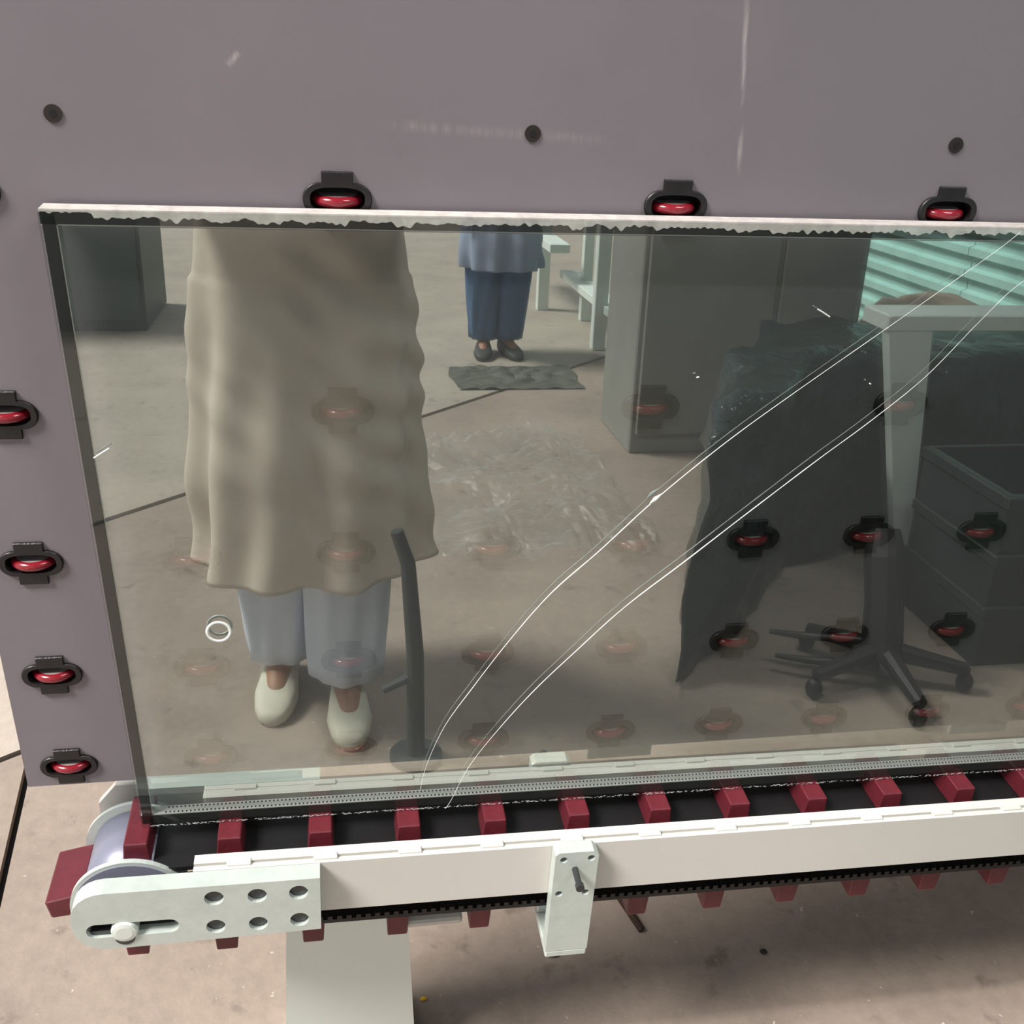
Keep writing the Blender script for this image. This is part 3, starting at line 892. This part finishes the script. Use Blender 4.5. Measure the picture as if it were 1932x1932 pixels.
    for s, (elb, wri, *_) in zip((-1, 1), arms):
        sh = P0 + Vector((0.115 * s * wide, 0.012, 1.375 * k)); path = [sh.lerp(elb, t / 8) for t in range(9)] + [elb.lerp(wri, t / 8) for t in range(1, 8)]
        tube(bm, path, [(0.078 - 0.0018 * i) * (1 + 0.07 * math.sin(i * 2.3)) for i in range(len(path))], 18)
    for v in bm.verts:                        # slanting pull wrinkles in the cloth
        q = v.co - P0; n_ = Vector((q.x, q.y, 0)).normalized()
        w_ = math.sin(q.z * 60 + q.x * 45 + 3 * noise.noise(q * 5)) * max(0, noise.noise(q * 3 + Vector((4, 1, 2))) + 0.25)
        v.co += n_ * 0.008 * w_
    put('tunic', bm, shirt, root, smooth=True)
    for (toe, yaw) in shoes_at:
        bm = bmesh.new(); shoe(bm, Vector((toe[0], toe[1], 0.0)), yaw)
        put('shoe', bm, shoe_m, root, smooth=True)
    return root

# the photographer: camera phone held in both hands, standing in front of the glass
UPV, BK = -DN, -FW
PHC = CAM + BK * 0.0085 - UPV * 0.050
phone_m = Matrix.Identity(4)
for i in range(3):
    phone_m[i][0] = RX[i]; phone_m[i][1] = UPV[i]; phone_m[i][2] = BK[i]
phone_m.translation = PHC
phone = thing('camera_phone', 'slim black camera phone held up in both hands', 'phone', PHC)
bm = bmesh.new(); box(bm, -0.037, 0.037, -0.078, 0.078, -0.004, 0.004, 0.003, 2)
put('phone_case', bm, M['black_plastic'], phone, matrix=phone_m)
bm = bmesh.new(); box(bm, -0.034, 0.034, -0.074, 0.074, 0.0041, 0.0046); put('screen', bm, material('dark_screen', (30, 34, 40), 0.12), phone, matrix=phone_m)
arms = []
for s in (-1, 1):
    palm = PHC + RX * 0.064 * s - UPV * 0.035 + BK * 0.022
    wri = PHC + RX * 0.075 * s - UPV * 0.100 + BK * 0.060
    elb = Vector((0.27 + 0.235 * s, -1.15, 1.13))
    arms.append((elb, wri, palm, BK * -0.55 - UPV * 0.85, RX * -s, (RX * -0.35 * s - BK * 0.95).normalized(), (RX * -s * 0.7 + BK * 0.7 + UPV * 0.4).normalized()))
shirt_m = material('beige_cotton', (208, 194, 180), 0.85, var=0.07, scale=9, bump=0.15, bscale=25)
trous_m = material('pale_blue_cotton', (216, 222, 236), 0.85, var=0.05, scale=9)
shoe_m = material('off_white_shoe', (206, 200, 184), 0.6, var=0.06, scale=20)
person('person', 'person in a long beige tunic and pale blue trousers holding a phone', (0.272, -1.29, 0),
       [((0.175, -1.075, 0), 0.10), ((0.345, -0.965, 0), -0.02)], None, shirt_m, trous_m, shoe_m, 0.345, arms, Vector((0.05, 0.8, -0.25)), 0.006, wide=1.0)

# the person further back in a light blue tunic
Pb = Vector((1.19, -4.5, 0))
arms2 = []
for s in (-1, 1):
    elb = Pb + Vector((0.26 * s, -0.02, 1.10)); wri = Pb + Vector((0.27 * s, 0.10, 0.86)); palm = wri + Vector((0, 0.03, -0.075))
    arms2.append((elb, wri, palm, Vector((0, -0.9, -0.2)), Vector((-s * 0.7, 0, 0.5)), Vector((-0.2 * s, 0.1, -0.95)), Vector((-0.2 * s, 0.8, -0.4)).normalized()))
person('person', 'person in a light blue tunic and denim blue trousers beside the white steel frame', (1.19, -4.5, 0),
       [((1.09, -4.30, 0), 0.15), ((1.28, -4.30, 0), -0.2)], None, material('light_blue_shirt', (150, 162, 186), 0.85, var=0.05, scale=8),
       material('denim', (78, 104, 138), 0.85, var=0.1, scale=20), material('dark_shoe', (60, 62, 58), 0.6), 0.46, arms2, Vector((0.3, 1, -0.1)), 0.010, wide=0.85)

# ------------------------------------------------------------------ yard behind the photographer, seen in the glass
fr = thing('steel_frame', 'white welded steel frame of posts and beams standing in the yard', 'steel frame', (1.76, -5.0, 0))
for (x, y, w_, h_) in ((1.76, -4.58, 0.035, 2.1), (1.86, -5.33, 0.03, 2.1), (1.66, -5.66, 0.035, 2.1), (2.12, -5.0, 0.03, 2.1)):
    bm = bmesh.new(); box(bm, x - w_, x + w_, y - w_, y + w_, 0, h_, 0.003, 1); put('post', bm, M['white'], fr)
bm = bmesh.new(); box(bm, 1.70, 1.82, -5.69, -3.95, 0.20, 0.245, 0.003, 1); bmesh.ops.translate(bm, verts=bm.verts[:], vec=(0.07, 0, 0)); put('beam', bm, M['white'], fr)
bm = bmesh.new(); box(bm, 1.60, 1.72, -6.6, -5.2, 0.42, 0.47, 0.003, 1); put('beam', bm, M['white'], fr)
bm = bmesh.new(); box(bm, 1.62, 2.16, -5.36, -5.30, 1.9, 1.96, 0.003, 1); put('beam', bm, M['white'], fr)

def crumple(bm, amp, sc, seed=0):
    for v in bm.verts:
        v.co += Vector((noise.noise(v.co * sc + Vector((seed, 0, 0))), noise.noise(v.co * sc + Vector((0, seed + 9, 0))), noise.noise(v.co * sc + Vector((0, 0, seed + 21))))) * amp
# heap under dark sheeting
def heap(name, foot, top, mat, label, cat, amp=0.05, sc=5, cuts=7, seed=1):
    bm = bmesh.new(); n = len(foot)
    loft(bm, [[(x, y, 0.0) for x, y in foot], [(x, y, h) for (x, y), h in zip(foot, top)]])
    bmesh.ops.triangulate(bm, faces=[f for f in bm.faces if len(f.verts) > 4])
    bmesh.ops.subdivide_edges(bm, edges=bm.edges[:], cuts=cuts, use_grid_fill=True)
    cen = Vector((sum(p[0] for p in foot) / n, sum(p[1] for p in foot) / n, 0))
    for v in bm.verts:
        k = max(0, v.co.z)
        v.co.x += (cen.x - v.co.x) * 0.10 * k; v.co.y += (cen.y - v.co.y) * 0.10 * k
    bmesh.ops.smooth_vert(bm, verts=bm.verts[:], factor=0.5, use_axis_x=True, use_axis_y=True, use_axis_z=True)
    crumple(bm, amp, sc, seed); crumple(bm, amp * 0.45, sc * 3, seed + 5)
    for v in bm.verts: v.co.z = max(0.0, v.co.z)
    return put(name, bm, mat, label=label, cat=cat, smooth=True)
tarp_m = material('dark_green_sheeting', (40, 50, 50), 0.24, var=0.4, scale=9, bump=1.0, bscale=9, bdist=0.05)
heap('covered_stack', [(1.10, -1.14), (1.36, -1.36), (1.62, -1.76), (2.55, -1.98), (3.35, -1.98), (3.35, -2.6), (1.9, -2.65), (1.40, -1.9)],
     [0.60, 0.66, 0.66, 0.6, 0.56, 0.56, 0.58, 0.60], tarp_m, 'low stack wrapped in crumpled dark green plastic sheeting', 'covered stack')
# white bench with a tapered leg
tb = thing('white_bench', 'white steel bench with tapered legs against the dark covered stack', 'bench', (2.5, -1.6, 0))
bm = bmesh.new(); box(bm, 1.76, 3.40, -1.74, -1.60, 0.755, 0.80, 0.004, 1); put('bench_top', bm, M['white'], tb)
for xa, xb, y in ((1.83, 1.945, -1.62), (3.32, 3.28, -1.67)):
    bm = bmesh.new()
    loft(bm, [[(xb + a * 0.016, y + b * 0.016, 0.0) for a, b in ((-1, -1), (1, -1), (1, 1), (-1, 1))], [(xa + a * 0.062, y + b * 0.02, 0.756) for a, b in ((-1, -1), (1, -1), (1, 1), (-1, 1))]])
    put('leg', bm, M['white'], tb)
sack = material('tan_sack', (176, 160, 146), 0.6, var=0.12, scale=8, bump=0.3, bscale=20)
for (x, y, sx, sy, sz, lb) in ((2.80, -3.15, 0.36, 0.24, 0.31, 'tall slumped tan sack on the floor before the teal cladding'), (3.33, -2.85, 0.16, 0.18, 0.22, 'small tan sack squeezed between a taller sack and the teal cladding')):
    bm = bmesh.new(); ball(bm, (0, 0, 0), 1.0, 32, 20, (sx, sy, sz)); crumple(bm, 0.05, 6, x); crumple(bm, 0.015, 22, y)
    for v in bm.verts: v.co.z = max(v.co.z, -sz * 0.8)
    put('sack', bm, sack, label=lb, cat='sack', smooth=True, matrix=Matrix.Translation((x, y, sz * 0.8)))
# post stand: star base, thick leaning column and two long arms reaching out low
st = thing('post_stand', 'black post stand on a five armed star base with casters and low side arms', 'stand', (1.62, -1.12, 0))
for k in range(5):
    a = math.radians(20 + 72 * k); e = Vector((1.62 + 0.20 * math.cos(a), -1.12 + 0.20 * math.sin(a), 0.06))
    bm = bmesh.new(); tube(bm, [(1.62, -1.12, 0.09), e], [0.026, 0.016], 10); arm = put('base_arm', bm, M['black_plastic'], st)
    bm = bmesh.new(); ball(bm, (e.x, e.y, 0.026), 0.026, 12, 8, (0.8, 0.8, 1)); tube(bm, [(e.x, e.y, 0.03), (e.x, e.y, 0.065)], 0.008, 8); put('caster', bm, M['black_plastic'], arm)
bm = bmesh.new(); tube(bm, [(1.62, -1.12, 0.07), (1.62, -1.15, 0.20), (1.625, -1.19, 0.30), (1.63, -1.22, 0.36)], [0.05, 0.046, 0.05, 0.035], 16); put('column', bm, M['black_plastic'], st)
for dz, dy in ((0.10, 0.0), (0.06, 0.05)):
    bm = bmesh.new(); tube(bm, [(1.60, -1.14 + dy, dz), (1.45, -1.20 + dy, dz - 0.01), (1.38, -1.24 + dy, dz - 0.015)], [0.011, 0.010, 0.006], 10); put('side_arm', bm, M['black_plastic'], st)
# floor stand
ps = thing('floor_stand', 'slim dark grey pole stand with a round base and side clamp', 'stand', (0.478, -0.93, 0))
pole_m = material('dark_grey_steel', (62, 66, 66), 0.5)
bm = bmesh.new(); prism(bm, circle(0.478, -0.93, 0.055, 28), 0, 0.012); put('base', bm, pole_m, ps)
bm = bmesh.new(); tube(bm, [(0.478, -0.93, 0.012), (0.476, -0.93, 0.25), (0.462, -0.93, 0.45), (0.44, -0.93, 0.52)], [0.019, 0.018, 0.015, 0.013], 14); put('pole', bm, pole_m, ps)
bm = bmesh.new(); tube(bm, [(0.476, -0.93, 0.20), (0.41, -0.92, 0.175)], [0.011, 0.008], 10); put('side_clamp', bm, pole_m, ps)
# film on the floor
film = glass_material('thin_film', 0.02, (0.96, 0.97, 0.97, 1), 0.4, 0.8)
bm = bmesh.new(); bmesh.ops.create_grid(bm, x_segments=60, y_segments=70, size=0.5)
for v in bm.verts:
    x, y = v.co.x, v.co.y
    X = 0.95 + x * 0.70 + 0.10 * noise.noise(Vector((x * 3, y * 3, 5))); Y = -2.45 + y * 1.15 + 0.12 * noise.noise(Vector((x * 3, y * 3, 9)))
    z = 0.03 + 0.055 * noise.noise(Vector((x * 5, y * 5, 1))) + 0.03 * abs(noise.noise(Vector((x * 14, y * 14, 2))))
    v.co = Vector((X, Y, max(0.002, z)))
put('plastic_film', bm, film, label='crumpled clear plastic film lying flat on the floor behind the photographer', cat='plastic film')
# dark tarp at the second person's feet
bm = bmesh.new(); bmesh.ops.create_grid(bm, x_segments=30, y_segments=30, size=0.5)
for v in bm.verts:
    x, y = v.co.x, v.co.y; a = math.atan2(y, x); r = math.hypot(x, y)
    v.co = Vector((1.20 + x * 0.62 * (1 + 0.2 * noise.noise(Vector((math.cos(a), math.sin(a), 3)))), -3.98 + y * 0.42, 0.004 + 0.05 * abs(noise.noise(Vector((x * 6, y * 6, 0)))) * (1 - min(1, r))))
put('ground_sheet', bm, material('grey_ground_sheet', (84, 86, 78), 0.7, var=0.2, scale=10), label='rumpled grey sheet spread in front of the light blue tunic person', cat='sheet')
# dark green cabinet far off
cb = thing('green_cabinet', 'dark green steel tool cabinet standing far off on the left of the yard', 'cabinet', (-1.2, -5.4, 0))
gm = material('dark_green_steel', (58, 74, 68), 0.5, var=0.1, scale=6)
bm = bmesh.new(); box(bm, -2.0, -0.66, -5.8, -5.02, 0.0, 1.15, 0.01, 1); put('body', bm, gm, cb)
for x0, x1 in ((-1.98, -1.34), (-1.32, -0.68)):
    bm = bmesh.new(); box(bm, x0, x1, -5.02, -5.0, 0.06, 1.12, 0.004, 1); d_ = put('door', bm, gm, cb)
    bm = bmesh.new(); box(bm, (x1 - 0.09) if x0 < -1.5 else (x0 + 0.06), (x1 - 0.06) if x0 < -1.5 else (x0 + 0.09), -5.0, -4.975, 0.5, 0.68, 0.004, 1); put('handle', bm, M['bolt'], d_)

# tall grey cabinet behind the covered stack
gc = thing('grey_cabinet', 'tall plain grey steel cabinet behind the dark covered stack', 'cabinet', (1.95, -3.2, 0))
gcm = material('grey_steel', (140, 139, 133), 0.5, var=0.1, scale=5)
GX0, GX1, GY = 1.46, 2.34, -2.84
bm = bmesh.new(); box(bm, GX0, GX1, GY - 0.45, GY, 0.0, 1.9, 0.006, 1); put('body', bm, gcm, gc)
for x0, x1 in ((GX0 + 0.02, GX0 + 0.52), (GX0 + 0.54, GX1 - 0.02)):
    bm = bmesh.new(); box(bm, x0, x1, GY, GY + 0.018, 0.08, 1.87, 0.004, 1); d_ = put('door', bm, gcm, gc)
    hx = x1 - 0.06 if x0 < GX0 + 0.3 else x0 + 0.03
    bm = bmesh.new(); box(bm, hx, hx + 0.03, GY + 0.018, GY + 0.04, 0.9, 1.08, 0.004, 1); put('handle', bm, M['bolt'], d_)
# dark crate under the bench
cr = thing('plastic_crate', 'dark green plastic crate with rim standing under the white bench', 'crate', (2.25, -1.36, 0))
crm = material('dark_crate_plastic', (44, 52, 50), 0.4, var=0.2, scale=12)
X0, X1, Y0, Y1, HC = 1.90, 2.75, -1.54, -1.16, 0.46
for nm, b6 in (('crate_base', (X0, X1, Y0, Y1, 0, 0.02)), ('side_wall', (X0, X1, Y1 - 0.015, Y1, 0.02, HC)), ('side_wall', (X0, X1, Y0, Y0 + 0.015, 0.02, HC)),
               ('end_wall', (X0, X0 + 0.015, Y0 + 0.015, Y1 - 0.015, 0.02, HC)), ('end_wall', (X1 - 0.015, X1, Y0 + 0.015, Y1 - 0.015, 0.02, HC))):
    bm = bmesh.new(); box(bm, *b6); put(nm, bm, crm, cr)
for z in (0.14, 0.28, HC - 0.03):
    bm = bmesh.new(); box(bm, X0 - 0.012, X1 + 0.012, Y1, Y1 + 0.014, z, z + 0.03, 0.003, 1); put('rim_rib', bm, crm, cr)
    bm = bmesh.new(); box(bm, X0 - 0.012, X0, Y0, Y1, z, z + 0.03, 0.003, 1); put('rim_rib', bm, crm, cr)
# unseen tube lamp, added to brighten the upper right of the rack board
lamp = thing('fill_tube_lamp', 'white tube lamp added out of view to brighten the rack board', 'lamp', (1.7, -0.7, 3.1))
bm = bmesh.new(); box(bm, 1.08, 2.32, -0.75, -0.65, 3.16, 3.21, 0.008, 2); put('housing', bm, M['white'], lamp)
glow = bpy.data.materials.new('fill_lamp_glow'); glow.use_nodes = True
gb = glow.node_tree.nodes['Principled BSDF']; gb.inputs['Emission Color'].default_value = (1.0, 0.97, 0.95, 1); gb.inputs['Emission Strength'].default_value = 9.0
for y in (-0.725, -0.675):
    bm = bmesh.new(); tube(bm, [(1.12, y, 3.145), (2.28, y, 3.145)], 0.013, 12); put('tube', bm, glow, lamp, smooth=True)
for x in (1.3, 2.1):
    bm = bmesh.new(); tube(bm, [(x, -0.7, 3.2), (x, -0.7, 4.3)], 0.003, 6); put('cord', bm, M['black_plastic'], lamp)
ld = bpy.data.lights.new('fill_tube_light', 'AREA'); ld.shape = 'RECTANGLE'; ld.size = 1.2; ld.size_y = 0.08; ld.energy = 22; ld.color = (1.0, 0.97, 0.96)
lo_ = bpy.data.objects.new('fill_tube_light', ld); C.objects.link(lo_)
dress(lo_, lamp, matrix=Matrix.Translation((1.7, -0.7, 3.125)))
